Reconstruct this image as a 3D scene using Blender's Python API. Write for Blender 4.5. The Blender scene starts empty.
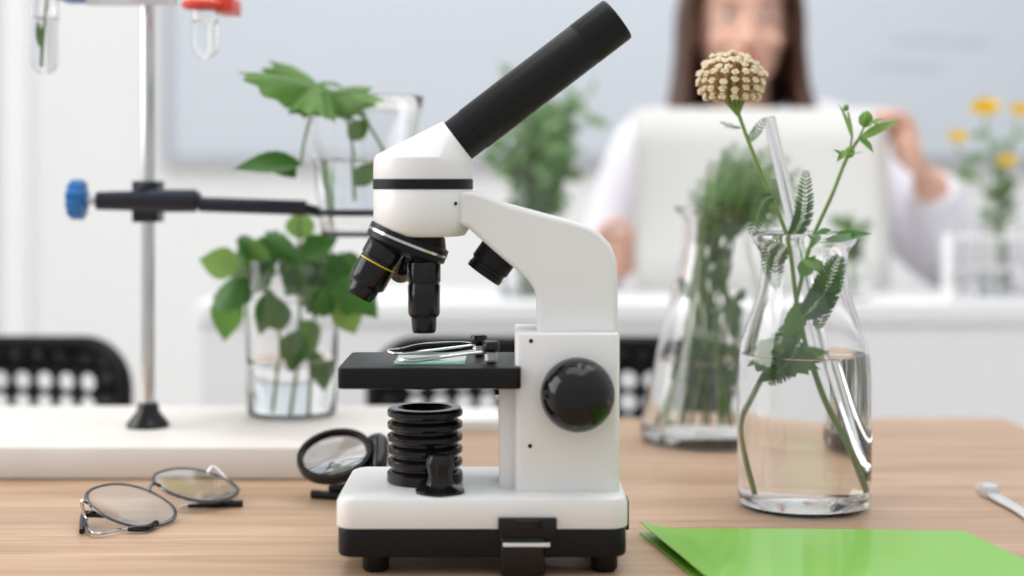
import bpy,bmesh,math,random
from mathutils import Vector,Matrix
random.seed(7)
F=1600.;HY=180.;CZ=.9875;TZ=.75
def W(px,py,D): return Vector(((px-512)*D/F,D,CZ-(py-HY)*D/F))
def X(px,D=1.01): return (px-512)*D/F
def Z(py,D=1.01): return CZ-(py-HY)*D/F
COL=bpy.context.scene.collection
# ---------------------------------------------------------------- materials
def mat(name,col,rough=.5,metal=0,trans=0,ior=1.45,var=.06,scale=30,coat=0,translucent=0,spec=.5,bump=0,sss=0):
    m=bpy.data.materials.new(name);m.use_nodes=True
    nt=m.node_tree;N=nt.nodes;L=nt.links
    b=N['Principled BSDF'];out=N['Material Output']
    tc=N.new('ShaderNodeTexCoord');no=N.new('ShaderNodeTexNoise');no.inputs['Scale'].default_value=scale
    no.inputs['Detail'].default_value=4
    L.new(tc.outputs['Object'],no.inputs['Vector'])
    mx=N.new('ShaderNodeMix');mx.data_type='RGBA'
    c=Vector(col[:3])
    mx.inputs[6].default_value=(*[max(0,v*(1-var)) for v in c],1)
    mx.inputs[7].default_value=(*[min(1,v*(1+var)) for v in c],1)
    L.new(no.outputs['Fac'],mx.inputs[0]);L.new(mx.outputs[2],b.inputs['Base Color'])
    b.inputs['Roughness'].default_value=rough;b.inputs['Metallic'].default_value=metal
    b.inputs['IOR'].default_value=ior;b.inputs['Transmission Weight'].default_value=trans
    b.inputs['Coat Weight'].default_value=coat
    b.inputs['Specular IOR Level'].default_value=spec
    if sss: b.inputs['Subsurface Weight'].default_value=sss;b.inputs['Subsurface Scale'].default_value=.01
    if bump:
        bp=N.new('ShaderNodeBump');bp.inputs['Strength'].default_value=bump;bp.inputs['Distance'].default_value=.002
        n2=N.new('ShaderNodeTexNoise');n2.inputs['Scale'].default_value=scale*8
        L.new(tc.outputs['Object'],n2.inputs['Vector']);L.new(n2.outputs['Fac'],bp.inputs['Height']);L.new(bp.outputs['Normal'],b.inputs['Normal'])
    if translucent:
        t=N.new('ShaderNodeBsdfTranslucent');ms=N.new('ShaderNodeMixShader');ms.inputs[0].default_value=translucent
        L.new(mx.outputs[2],t.inputs['Color']);L.new(b.outputs[0],ms.inputs[1]);L.new(t.outputs[0],ms.inputs[2]);L.new(ms.outputs[0],out.inputs['Surface'])
    return m
M_white=mat('white_enamel',(.81,.81,.80),.34,coat=.2,var=.02)
M_black=mat('black_satin',(.008,.008,.009),.36,var=.2,spec=.24)
M_blackg=mat('black_gloss_plastic',(.006,.006,.007),.14,var=.2,spec=.40)
M_chrome=mat('chrome',(.66,.66,.67),.16,metal=1)
M_steel=mat('brushed_steel',(.55,.54,.53),.28,metal=1)
M_dark=mat('dark_clamp_paint',(.016,.02,.032),.35,spec=.35)
M_blue=mat('blue_plastic',(.01,.14,.42),.35)
M_red=mat('red_plastic',(.75,.06,.03),.35)
M_yel=mat('yellow_ring',(.85,.55,.02),.4)
M_glass=mat('clear_glass',(1,1,1),.0,trans=1,ior=1.45,var=0)
M_thin=mat('lens_glass',(.93,.97,1),.0,trans=1,ior=1.5,var=0)
M_mag=mat('magnifier_lens_glass',(.72,.76,.80),.0,trans=1,ior=1.6,var=0)
M_green_glass=mat('slide_glass',(.50,.86,.70),.05,trans=.45,ior=1.4,var=.02)
M_spec=mat('specimen_green',(.10,.50,.22),.4,var=.2,scale=200)
M_water=mat('water',(.975,.99,.985),.0,trans=1,ior=1.20,var=0)
M_leafD=mat('leaf_dark',(.060,.185,.030),.42,var=.6,scale=18,translucent=.3)
M_leafM=mat('leaf_mid',(.135,.30,.055),.48,var=.5,scale=22,translucent=.4)
M_leafL=mat('leaf_light',(.26,.44,.11),.5,var=.35,scale=40,translucent=.4)
M_leafF=mat('leaf_feather',(.11,.20,.08),.6,var=.3,scale=60,translucent=.25)
M_leafB=mat('leaf_soft',(.15,.27,.10),.6,var=.4,scale=30,translucent=.3)
M_leafP=mat('leaf_pale',(.24,.37,.20),.6,var=.35,scale=30,translucent=.3)
M_stem=mat('stem_green',(.19,.29,.08),.5,var=.25,scale=60)
M_cream=mat('yarrow_cream',(.97,.82,.62),.7,var=.12,scale=300,translucent=.1)
M_tan=mat('yarrow_tan',(.55,.34,.15),.8,var=.35,scale=300)
M_petal=mat('yellow_petal',(.88,.60,.02),.6,var=.15)
M_stone=mat('white_stone',(.75,.71,.66),.5,var=.14,scale=14,bump=.05)
M_folder=mat('green_folder_card',(.20,.49,.048),.36,var=.05,scale=6,coat=.2)
M_wall=mat('wall_paint',(.80,.80,.80),.8,var=.015,scale=3)
M_board=mat('whiteboard_surface',(.575,.615,.665),.35,var=.03,scale=2)
M_alu=mat('aluminium_frame',(.46,.48,.51),.4,metal=.5)
M_deskw=mat('white_laminate',(.84,.84,.85),.45,var=.02,scale=4)
M_floor=mat('floor_vinyl',(.66,.64,.61),.5,var=.08,scale=6)
M_skin=mat('skin',(.76,.46,.35),.5,var=.06,scale=20,sss=.1)
M_lip=mat('lips',(.58,.20,.17),.45)
M_eye=mat('eye_white',(.8,.8,.8),.2);M_iris=mat('iris_brown',(.06,.03,.015),.2)
M_hair=mat('brown_hair',(.075,.032,.018),.45,var=.5,scale=60)
M_coat=mat('lab_coat_cloth',(.80,.78,.84),.85,var=.03,scale=20)
M_pink=mat('pink_cloth',(.76,.52,.52),.85,var=.05)
M_pants=mat('dark_cloth',(.05,.06,.09),.85)
M_paper=mat('paper',(.75,.75,.73),.8,var=.02,scale=8)
M_marker=mat('faint_marker',(.53,.57,.63),.6)
M_plas=mat('clear_plastic_white',(.88,.89,.90),.25,trans=.4,var=.02)
def wood():
    m=bpy.data.materials.new('oak_tabletop');m.use_nodes=True;nt=m.node_tree;N=nt.nodes;L=nt.links
    b=N['Principled BSDF'];tc=N.new('ShaderNodeTexCoord');mp=N.new('ShaderNodeMapping')
    mp.inputs['Scale'].default_value=(1.6,22,22);L.new(tc.outputs['Object'],mp.inputs[0])
    n=N.new('ShaderNodeTexNoise');n.inputs['Scale'].default_value=2.2;n.inputs['Detail'].default_value=6;n.inputs['Distortion'].default_value=.6
    L.new(mp.outputs[0],n.inputs['Vector'])
    mp2=N.new('ShaderNodeMapping');mp2.inputs['Scale'].default_value=(8,260,260);L.new(tc.outputs['Object'],mp2.inputs[0])
    n2=N.new('ShaderNodeTexNoise');n2.inputs['Scale'].default_value=1.5;n2.inputs['Detail'].default_value=3;L.new(mp2.outputs[0],n2.inputs['Vector'])
    r=N.new('ShaderNodeValToRGB');r.color_ramp.elements[0].position=.3;r.color_ramp.elements[0].color=(.40,.250,.150,1)
    r.color_ramp.elements[1].position=.72;r.color_ramp.elements[1].color=(.60,.41,.275,1)
    L.new(n.outputs['Fac'],r.inputs[0])
    mx=N.new('ShaderNodeMix');mx.data_type='RGBA';mx.blend_type='MULTIPLY';mx.inputs[0].default_value=.35
    r2=N.new('ShaderNodeValToRGB');r2.color_ramp.elements[0].position=.35;r2.color_ramp.elements[0].color=(.68,.62,.55,1);r2.color_ramp.elements[1].position=.6;r2.color_ramp.elements[1].color=(1,1,1,1)
    L.new(n2.outputs['Fac'],r2.inputs[0]);L.new(r.outputs[0],mx.inputs[6]);L.new(r2.outputs[0],mx.inputs[7]);L.new(mx.outputs[2],b.inputs['Base Color'])
    b.inputs['Roughness'].default_value=.42
    return m
M_wood=wood()
# ---------------------------------------------------------------- mesh builder
def cr(pts,k=6):
    P=[Vector(p) for p in pts]
    if len(P)<3: return [P[0].lerp(P[-1],i/k) for i in range(k+1)]
    out=[];n=len(P)
    for i in range(n-1):
        a=P[max(i-1,0)];b=P[i];c=P[i+1];d=P[min(i+2,n-1)]
        for j in range(k):
            t=j/k
            out.append(.5*((2*b)+(c-a)*t+(2*a-5*b+4*c-d)*t*t+(3*b-a-3*c+d)*t**3))
    out.append(P[-1]);return out
def rrect(x0,x1,y0,y1,r,n=6):
    o=[]
    for cx,cy,a in((x1-r,y1-r,0),(x0+r,y1-r,90),(x0+r,y0+r,180),(x1-r,y0+r,270)):
        for i in range(n+1):
            t=math.radians(a+90*i/n);o.append((cx+r*math.cos(t),cy+r*math.sin(t)))
    return o
WL={}
class MB:
    def __init__(s,*mats): s.v=[];s.f=[];s.m=[];s.mats=mats
    def add(s,vs,fs,mi=0,M=None):
        o=len(s.v);s.v+=[(M@Vector(v)) if M is not None else Vector(v) for v in vs]
        for f in fs: s.f.append([i+o for i in f]);s.m.append(mi)
        return s
    def rings(s,R,mi=0,cap=True,M=None,closed=False):
        n=len(R[0]);vs=[p for r in R for p in r];fs=[]
        for i in range(len(R)-1):
            for j in range(n): fs.append((i*n+j,i*n+(j+1)%n,(i+1)*n+(j+1)%n,(i+1)*n+j))
        if closed:
            i=len(R)-1
            for j in range(n): fs.append((i*n+j,i*n+(j+1)%n,(j+1)%n,j))
        elif cap: fs.append(list(range(n))[::-1]);fs.append([(len(R)-1)*n+j for j in range(n)])
        return s.add(vs,fs,mi,M)
    def rbox(s,x0,x1,y0,y1,z0,z1,r=.004,b=.0015,mi=0,M=None,n=6,bb=None):
        bb=b if bb is None else bb
        lv=[(bb,z0),(bb*.3,z0+bb*.3),(0,z0+bb),(0,z1-b),(b*.3,z1-b*.3),(b,z1)]
        R=[[(x,y,z) for x,y in rrect(x0+i,x1-i,y0+i,y1-i,max(r-i,1e-4),n)] for i,z in lv]
        return s.rings(R,mi,True,M)
    def lathe(s,prof,o=(0,0,0),axis=(0,0,1),n=40,mi=0,rmod=None):
        a=Vector(axis).normalized();h=Vector((0,-1,0)) if abs(a.y)<.9 else Vector((1,0,0))
        u=h.cross(a).normalized();w=a.cross(u);o=Vector(o);vs=[];idx=[];fs=[]
        for k,(r,z) in enumerate(prof):
            if r<1e-6: idx.append([len(vs)]);vs.append(o+a*z)
            else:
                st=len(vs)
                for j in range(n):
                    t=2*math.pi*j/n;rr=r*(rmod(t,k) if rmod else 1)
                    vs.append(o+a*z+u*(rr*math.cos(t))+w*(rr*math.sin(t)))
                idx.append(list(range(st,st+n)))
        for A,B in zip(idx,idx[1:]):
            if len(A)==1 and len(B)==1: continue
            for j in range(n):
                if len(A)==1: fs.append((A[0],B[j],B[(j+1)%n]))
                elif len(B)==1: fs.append((A[j],A[(j+1)%n],B[0]))
                else: fs.append((A[j],A[(j+1)%n],B[(j+1)%n],B[j]))
        if len(idx[0])>1: fs.append(idx[0][::-1])
        if len(idx[-1])>1: fs.append(idx[-1])
        return s.add(vs,fs,mi)
    def sweep(s,pts,rad,n=10,mi=0,k=0,asp=1,up=None,closed=False):
        P=cr(pts,k) if k else [Vector(p) for p in pts]
        N=len(P)
        if not hasattr(rad,'__len__'): R=[rad]*N
        else:
            R=[]
            for i in range(N):
                t=i/(N-1)*(len(rad)-1);a=int(min(t,len(rad)-2));R.append(rad[a]+(rad[a+1]-rad[a])*(t-a))
        rings=[];u=Vector(up) if up else None
        for i in range(N):
            if closed: T=(P[(i+1)%N]-P[i-1])
            else: T=(P[min(i+1,N-1)]-P[max(i-1,0)])
            T.normalize()
            if u is None: u=T.orthogonal()
            uu=u-T*u.dot(T)
            if uu.length<1e-5: uu=T.orthogonal()
            uu.normalize()
            if not up: u=uu
            w=T.cross(uu)
            rings.append([P[i]+uu*(R[i]*asp*math.cos(2*math.pi*j/n))+w*(R[i]*math.sin(2*math.pi*j/n)) for j in range(n)])
        return s.rings(rings,mi,closed=closed)
    def prism(s,poly,y0,y1,mi=0):
        return s.rings([[(x,y0,z) for x,z in poly],[(x,y1,z) for x,z in poly]],mi)
    def ell(s,c,r,mi=0,n=16,m=10,M=None):
        vs=[];R=[]
        for i in range(1,m):
            t=math.pi*i/m
            R.append([(c[0]+r[0]*math.sin(t)*math.cos(2*math.pi*j/n),c[1]+r[1]*math.sin(t)*math.sin(2*math.pi*j/n),c[2]+r[2]*math.cos(t)) for j in range(n)])
        return s.rings(R,mi,True,M)
    def hull(s,pts,mi=0):
        bm=bmesh.new()
        for p in pts: bm.verts.new(p)
        r=bmesh.ops.convex_hull(bm,input=bm.verts)
        bad=[v for v in bm.verts if not v.link_faces]
        for v in bad: bm.verts.remove(v)
        bm.verts.index_update()
        s.add([v.co.copy() for v in bm.verts],[[v.index for v in f.verts] for f in bm.faces],mi);bm.free();return s
    def leaf(s,base,tip,w,nrm=(0,-1,.3),droop=.1,mi=0,ser=0,n=10,fold=.25,shape='ov'):
        base=Vector(base);tip=Vector(tip);L=tip-base;l=L.length;T=L.normalized();nv=Vector(nrm)
        nv=(nv-T*nv.dot(T));nv=nv.normalized() if nv.length>1e-4 else T.orthogonal().normalized()
        S=T.cross(nv);vs=[];fs=[]
        for i in range(n+1):
            t=i/n
            ww=math.sin(math.pi*t**.8)
            ww=max(ww,.03)*w*(1-ser*(i%2))
            c=base+T*l*t-nv*(droop*l*(t*t))
            for q in(-1,-.5,0,.5,1): vs.append(c+S*(ww*q)+nv*(abs(q)*ww*fold))
        for i in range(n):
            for j in range(4): a=i*5+j;fs.append((a,a+1,a+6,a+5))
        return s.add(vs,fs,mi)
    def lobed(s,base,tip,nrm=(0,-1,.4),mi=0,lobes=5,wave=.06,seed=0,back=.35,jag=.10):
        rd=random.Random(seed);base=Vector(base);tip=Vector(tip);L=tip-base;l=L.length;T=L.normalized();nv=Vector(nrm)
        nv=(nv-T*nv.dot(T)).normalized();S=T.cross(nv);n=84;vs=[base];fs=[]
        mx=math.radians(155)
        for ring,fr in enumerate((.33,.66,1)):
            for i in range(n+1):
                th=-mx+2*mx*i/n
                r=.52+.48*abs(math.cos(lobes*.5*th*.99))**.8
                r*=1-back*abs(th)/mx
                if ring==2: r*=1-jag*(i%4)/3-.04*rd.random()
                r*=fr*l
                z=wave*l*fr*math.cos(lobes*th)+ -.16*l*fr*fr
                vs.append(base+T*(r*math.cos(th))+S*(r*math.sin(th))+nv*z)
        for i in range(n): fs.append((0,1+i,2+i))
        for ring in range(2):
            for i in range(n):
                a=1+ring*(n+1)+i;b=a+n+1;fs.append((a,a+1,b+1,b))
        return s.add(vs,fs,mi)
    def fern(s,pts,ll,n=16,mi=0,smi=1,r=.0006,nrm=(0,-1,.2),k=5,sub=True):
        P=cr(pts,k);s.sweep(P,[r,r*.4],6,smi)
        N=len(P)
        for i in range(n):
            t=(i+.7)/(n+.5);x=t*(N-1);a=int(min(x,N-2));c=P[a].lerp(P[a+1],x-a);T=(P[a+1]-P[a]).normalized()
            nv=Vector(nrm);nv=(nv-T*nv.dot(T)).normalized();S=T.cross(nv)
            q=ll*math.sin(math.pi*(.12+.86*t))**.7
            for sd in(-1,1):
                d=(S*sd+T*.7+nv*random.uniform(-.25,.25)).normalized()
                s.leaf(c,c+d*q,q*.12,nv,.1,mi,0,4,.1)
                if sub:
                    for u in(.35,.6,.8):
                        for s2 in(-1,1):
                            d2=(d+nv.cross(d)*s2*.9).normalized();b0=c+d*q*u
                            s.leaf(b0,b0+d2*q*.36*(1.2-u),q*.06,nv,.1,mi,0,3,.1)
    def build(s,name,parent=None,label=None,cat=None,group=None,kind=None,bevel=0,smooth=True,ang=38,sub=0,remesh=0,solid=0,fix=True):
        vs=s.v;lo=Vector([min(v[i] for v in vs) for i in range(3)]);hi=Vector([max(v[i] for v in vs) for i in range(3)])
        c=Vector(((lo.x+hi.x)/2,(lo.y+hi.y)/2,lo.z if parent is None else (lo.z+hi.z)/2))
        me=bpy.data.meshes.new(name);me.from_pydata([v-c for v in vs],[],s.f)
        for m in s.mats: me.materials.append(m)
        for p,mi in zip(me.polygons,s.m): p.material_index=mi
        if fix:
            bm=bmesh.new();bm.from_mesh(me);bmesh.ops.recalc_face_normals(bm,faces=bm.faces);bm.to_mesh(me);bm.free()
        if smooth:
            me.shade_smooth()
            if not remesh: me.set_sharp_from_angle(angle=math.radians(ang))
        ob=bpy.data.objects.new(name,me);COL.objects.link(ob)
        if remesh:
            r=ob.modifiers.new('r','REMESH');r.mode='VOXEL';r.voxel_size=remesh;r.use_smooth_shade=True
            sm=ob.modifiers.new('s','SMOOTH');sm.factor=.5;sm.iterations=4
        if solid: q=ob.modifiers.new('so','SOLIDIFY');q.thickness=solid;q.offset=0
        if bevel: b=ob.modifiers.new('b','BEVEL');b.width=bevel;b.segments=3;b.limit_method='ANGLE';b.angle_limit=math.radians(35);b.harden_normals=False
        if sub: q=ob.modifiers.new('ss','SUBSURF');q.levels=sub;q.render_levels=sub
        if parent: ob.parent=parent;ob.location=c-WL[parent.name]
        else: ob.location=c
        WL[ob.name]=c.copy();tag(ob,label,cat,group,kind);return ob
def tag(ob,label,cat,group=None,kind=None):
    if label: ob['label']=label
    if cat: ob['category']=cat
    if group: ob['group']=group
    if kind: ob['kind']=kind
def empty(name,loc,label,cat,group=None):
    e=bpy.data.objects.new(name,None);e.empty_display_size=.02;COL.objects.link(e);e.location=loc;WL[e.name]=Vector(loc);tag(e,label,cat,group);return e
def copy_tree(src,delta,label=None):
    kids=list(src.children);o=src.copy();COL.objects.link(o);WL[o.name]=WL[src.name]+Vector(delta)
    if src.parent is None: o.location=src.location+Vector(delta)
    if label:o['label']=label
    for k in kids:
        c=copy_tree(k,delta);c.parent=o
    return o
# ---------------------------------------------------------------- room
def box(mb,x0,x1,y0,y1,z0,z1,mi=0):
    v=[(x,y,z) for z in(z0,z1) for x,y in((x0,y0),(x1,y0),(x1,y1),(x0,y1))]
    mb.add(v,[(3,2,1,0),(4,5,6,7),(0,1,5,4),(1,2,6,5),(2,3,7,6),(3,0,4,7)],mi)
f=MB(M_floor);box(f,-3,3.2,-.8,4.3,-.05,0);f.build('floor',kind='structure',smooth=False)
w=MB(M_wall);D0=4.2
wx0,wx1,wz0,wz1=-2.3,X(12,4.2),.55,2.3
box(w,-3,wx0,D0,D0+.1,0,2.7);box(w,wx1,3.2,D0,D0+.1,0,2.7);box(w,wx0,wx1,D0,D0+.1,0,wz0);box(w,wx0,wx1,D0,D0+.1,wz1,2.7)
w.build('wall_back',kind='structure',smooth=False)
w=MB(M_deskw)
box(w,wx0-.05,wx0+.02,D0-.03,D0+.05,wz0-.05,wz1+.05);box(w,wx1-.02,wx1+.05,D0-.03,D0+.05,wz0-.05,wz1+.05)
box(w,wx0+.02,wx1-.02,D0-.03,D0+.05,wz0-.05,wz0+.02);box(w,wx0+.02,wx1-.02,D0-.03,D0+.05,wz1-.02,wz1+.05);box(w,-1.85,-1.8,D0,D0+.04,wz0,wz1)
w.build('window_1',kind='structure',smooth=False)
w=MB(M_wall);box(w,-3.1,-3,-.8,4.3,0,2.7);w.build('wall_left',kind='structure',smooth=False)
w=MB(M_deskw);box(w,-3,3.2,D0-.015,D0,0,.09);w.build('baseboard_back',kind='structure',smooth=False)
# whiteboard
wb=empty('whiteboard',(.9,4.18,1.05),'large pale whiteboard with aluminium frame on the wall','whiteboard')
a=MB(M_board);bx0,bx1,bz0,bz1=X(170,4.17),2.6,Z(156,4.17),2.35
box(a,bx0,bx1,4.17,4.195,bz0,bz1);a.build('board',wb,smooth=False)
a=MB(M_alu)
box(a,bx0-.02,bx1+.02,4.155,4.198,bz0-.022,bz0);box(a,bx0-.02,bx1+.02,4.155,4.198,bz1,bz1+.025);box(a,bx0-.02,bx0,4.155,4.198,bz0,bz1);box(a,bx1,bx1+.02,4.155,4.198,bz0,bz1)
a.build('frame',wb,smooth=False)
for (px,py,wd) in((890,42,100),(870,66,70)):
    a=MB(M_marker)
    pts=[]
    for i in range(26):
        pts.append(W(px+wd*i/25,py+random.uniform(-5,5),4.168))
    a.sweep(pts,.0018,5,0,k=3)
    a.build('marker_writing',wb)
# ---------------------------------------------------------------- table
tb=empty('lab_table',(-.25,1.16,0),'light oak laminate laboratory table','table')
a=MB(M_wood);a.rbox(-1.0,.492,.70,1.597,TZ-.028,TZ,.01,.002);a.build('tabletop',tb)
for x in(-.96,.44):
    for y in(.74,1.55): a=MB(M_deskw);a.rbox(x-.02,x+.02,y-.02,y+.02,0,TZ-.0285,.003);a.build('leg',tb)
DZ=Z(303,2.2)
bd=empty('laboratory_desk',(.5,2.35,0),'white laminate laboratory desk with closed front panel','desk')
a=MB(M_deskw);a.rbox(X(195,2.2),1.8,2.2,2.5,DZ-.03,DZ,.008,.002);a.build('desktop',bd)
a=MB(M_deskw);box(a,X(200,2.2),1.79,2.205,2.225,0,DZ-.031);a.build('front_panel',bd,smooth=False)
a=MB(M_deskw);box(a,X(200,2.2),X(200,2.2)+.02,2.236,2.49,0,DZ-.031);a.build('side_panel',bd,smooth=False)
a=MB(M_deskw);box(a,1.77,1.79,2.236,2.49,0,DZ-.031);a.build('side_panel',bd,smooth=False)
# ---------------------------------------------------------------- chairs
def chair(cx,label):
    e=empty('chair',(cx,1.65,0),label,'chair','black perforated chairs')
    hw,zt,zb,y0=.21,.801,.556,1.86
    a=MB(M_black);cz=(zt+zb)/2;hh=(zt-zb)/2;rr=.05
    def cl(x,z):
        qx,qz=abs(x)-(hw-.006-rr),abs(z)-(hh-.006-rr)
        if qx>0 and qz>0:
            d=math.hypot(qx,qz)
            if d>rr: qx*=rr/d;qz*=rr/d
            x=math.copysign(qx+hw-.006-rr,x);z=math.copysign(qz+hh-.006-rr,z)
        return x,z
    def bend(x,z): return (cx+x,y0-1.1*x*x+(.0 if z>0 else z*.1),cz+z)
    nx,nz=15,9;sx=2*(hw-.006)/nx;sz=2*(hh-.006)/nz
    for i in range(nx):
        for j in range(nz):
            x=-(hw-.006)+sx*(i+.5);z=-(hh-.006)+sz*(j+.5);n=16;O=[];I=[]
            edge=(i in(0,nx-1) or j in(0,nz-1))
            for k in range(n):
                t=2*math.pi*(k+.0)/n;c,s_=math.cos(t),math.sin(t);q=max(abs(c),abs(s_))
                O.append(bend(*cl(x+c/q*sx/2,z+s_/q*sz/2)));I.append(bend(*cl(x+c*.0102,z+s_*.0102)))
            if edge: a.add(O,[list(range(n))])
            else: a.add(O+I,[(k,(k+1)%n,n+(k+1)%n,n+k) for k in range(n)])
    b=a.build('backrest',e,solid=.005,fix=True)
    a=MB(M_black)
    P=[bend(x,z) for x,z in rrect(-hw,hw,-hh,hh,rr,8)];a.sweep(P,.009,8,closed=True);a.build('backrest_rim',e)
    a=MB(M_black);a.rbox(cx-.2,cx+.2,1.43,1.82,.44,.465,.05,.006);a.build('seat',e)
    for sx_ in(-1,1):
        a=MB(M_steel);a.sweep([(cx+sx_*.17,1.45,.438),(cx+sx_*.19,1.43,0)],.01,10);a.build('leg',e)
        a=MB(M_steel);a.sweep([(cx+sx_*.17,1.80,.438),(cx+sx_*.19,1.86,0)],.01,10);a.build('leg',e)
        a=MB(M_steel);a.sweep([(cx+sx_*.19,1.80,.45),(cx+sx_*.197,1.83,.55),(cx+sx_*.197,1.826,.66)],.007,10,k=5);a.build('back_support',e)
    return e
ch=chair(-.648,'black plastic chair with round holes in the backrest')
copy_tree(ch,(.701,0,0))
# ---------------------------------------------------------------- microscope
C=1.01
ms=empty('microscope',(-.02,1.01,TZ),'white and black monocular student microscope on the oak table','microscope')
ax=X(423)
bx0,bx1=X(334.5,.956),X(629,.956)
zt=.7974
a=MB(M_white);a.rbox(bx0,bx1,.956,1.065,.7787,zt,.012,.004,bb=.001)
base=a.build('base',ms)
a=MB(M_black);a.rbox(bx0+.001,bx1-.001,.957,1.0635,.7613,.7788,.011,.002);a.build('base_plinth',base)
for x,y in((X(376,.975),.974),(X(604,.975),.974),(X(376,.975),1.048),(X(604,.975),1.048)):
    a=MB(M_black);a.lathe([(.0066,0),(.0082,.002),(.0084,.0125)],(x,y,TZ),n=24);a.build('foot',base)
a=MB(M_blackg,M_white);x0,x1=X(498,.953),X(557,.953)
a.rbox(x0,x1,.9525,.968,.7745,.7860,.002,.0008)
a.lathe([(.0155,0),(.0165,.0006),(.0165,.0050),(.0155,.0056)],((x0+x1)/2,.9665,.7795),n=96,rmod=lambda t,k:1+.018*(math.cos(48*t)>0))
a.rbox(x0+.001,x1-.007,.9535,.971,.7512,.7742,.003,.001);a.rbox(x0+.003,x1-.004,.9526,.956,.7690,.7712,.0009,.0003,1)
a.build('brightness_dial',base)
a=MB(M_black);a.rbox(bx1-.001,bx1+.0022,.985,1.003,.772,.79,.0008,.0004);a.build('power_switch',base)
zc=Z(334,.975)
a=MB(M_white);a.rbox(X(515,.975),X(620,.975),.975,1.045,zt-.0005,zc,.004,.0012)
col=a.build('column',ms)
a=MB(M_white);a.rbox(X(499,.987),X(519,.987),.987,1.033,zt-.0002,Z(388,.987),.002,.0008);a.build('stage_carriage',ms)
for dy in(0,.010):
    a=MB(M_chrome);a.lathe([(.0,0),(.0022,.0004),(.0024,.002),(.0024,.0055)],(X(494,.995),.993+dy,Z(396,.99)),(1,0,0),n=16);a.build('carriage_screw',ms)
for px,py in((530,446),(531,341)):
    a=MB(M_black);a.lathe([(0,-.0004),(.0013,-.0003),(.0013,.001)],(X(px,.975),.975,Z(py,.975)),(0,1,0),n=12);a.build('screw',col)
pl=[(458,191),(472,191),(484,194),(508,204),(545,214),(572,221),(590,227),(602,235),(611,245),(616,258),(618,275),(618,334.5),(537,334.5),(537,300),(534,289),(527,279),(514,268),(496,253),(478,237),(468,228),(458,224)]
P=[(X(x,.988),Z(y,.988)) for x,y in pl]
a=MB(M_white);a.prism(P,.988,1.032);arm=a.build('arm',ms,bevel=.0028,ang=30)
R=49.5*C/F
a=MB(M_white);z=lambda p:Z(p)
a.lathe([(.0,z(236)),(.024,z(236)),(.0265,z(235)),(.029,z(229)),(R*.985,z(222)),(R,z(215)),(R,z(189.5)),(R*.985,z(188.5)),(.0,z(188.5))][::-1],(ax,C,0),n=72)
head=a.build('head',ms,ang=50)
a=MB(M_black);a.lathe([(0,z(189.5)),(R*.99,z(189.5)),(R*1.012,z(188.5)),(R*1.012,z(179.5)),(R*.99,z(178.7)),(0,z(178.7))],(ax,C,0),n=72);a.build('head_ring',head)
pts=[]
for i in range(72):
    t=2*math.pi*i/72
    for rr,zz in((R*.995,z(178.9)),(R,z(177.5)),(R,z(163)),(R*.985,z(158)),(R*.93,z(154.5))):
        pts.append(Vector((ax+rr*math.cos(t),C+rr*math.sin(t),zz)))
A0=W(458,141,C);A1=W(614,21.5,C);T=(A1-A0).normalized();S=Vector((0,1,0));U=S.cross(T)
for i in range(48):
    t=2*math.pi*i/48
    pts.append(A0+(U*math.cos(t)+S*math.sin(t))*.0150)
    pts.append(A0-T*.001+(U*math.cos(t)+S*math.sin(t))*.0158)
a=MB(M_white);a.hull(pts);a.build('prism_housing',head,ang=25)
a=MB(M_black);a.lathe([(0,-.0005),(.0011,-.0004),(.0011,.001)],(X(457),C-R*.75,Z(203)),(0,1,0),n=12);a.build('screw',head)
tl=(A1-A0).length
a=MB(M_black,M_blackg)
a.lathe([(0,-.002),(.0145,-.002),(.0145,.012),(.0149,.0122),(.0149,tl*.80),(.0147,tl*.803),(.0147,tl*.807),(.0150,tl*.81),(.0150,tl+.001),(.0146,tl+.0025),(.0140,tl+.003),(.0095,tl+.003),(.009,tl-.002),(0,tl-.0025)],A0,T,n=64)
a.build('eyepiece_tube',ms)
na=Vector((-math.sin(math.radians(22)),0,-math.cos(math.radians(22))))
nc=W(412,232,C)
a=MB(M_black,M_chrome)
a.lathe([(0,-.004),(.021,-.004),(.024,.002),(.0262,.003),(.0262,.0055)],nc,na,n=64)
a.lathe([(.0240,.0054),(.0266,.0057),(.0266,.0072),(.0240,.0076)],nc,na,n=64,mi=1)
a.lathe([(.0262,.0072),(.0262,.011),(.020,.0145),(0,.0155)],nc,na,n=64)
nose=a.build('revolving_nosepiece',ms)
def objective(o,d,L,r,ring=None,name='objective_lens'):
    a=MB(M_blackg,M_yel,M_steel,M_blackg)
    pr=[(0,0),(r*.82,0),(r*.84,L*.1),(r*.97,L*.12),(r*1.0,L*.14),(r*1.0,L*.36),(r*.95,L*.375),(r*.95,L*.40),(r*.99,L*.415),(r*.97,L*.76),(r*.90,L*.79),(r*.78,L*.81),(r*.74,L*.96),(r*.66,L),(r*.3,L),(r*.25,L-.001),(0,L-.001)]
    a.lathe(pr,o,d,n=48,rmod=lambda t,k:1+(.02*(math.cos(40*t)>0) if k in(4,5) else 0))
    if ring: a.lathe([(r*.95,L*ring),(r*1.005,L*ring+.0001),(r*1.005,L*ring+.0008),(r*.95,L*ring+.0009)],o,d,n=48,mi=1)
    a.build(name,nose)
objective(W(424,252,1.0),(0,0,-1),80*C/F,.0102)
objective(W(391,238,C-.006),Vector((-30,-2,-56)).normalized(),66*C/F,.0122,.42)
objective(W(410,240,C+.010),Vector((-.25,.75,-.7)).normalized(),.036,.010)
o=W(503,247,C);d=(W(481,278,C)-o).normalized()
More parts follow.
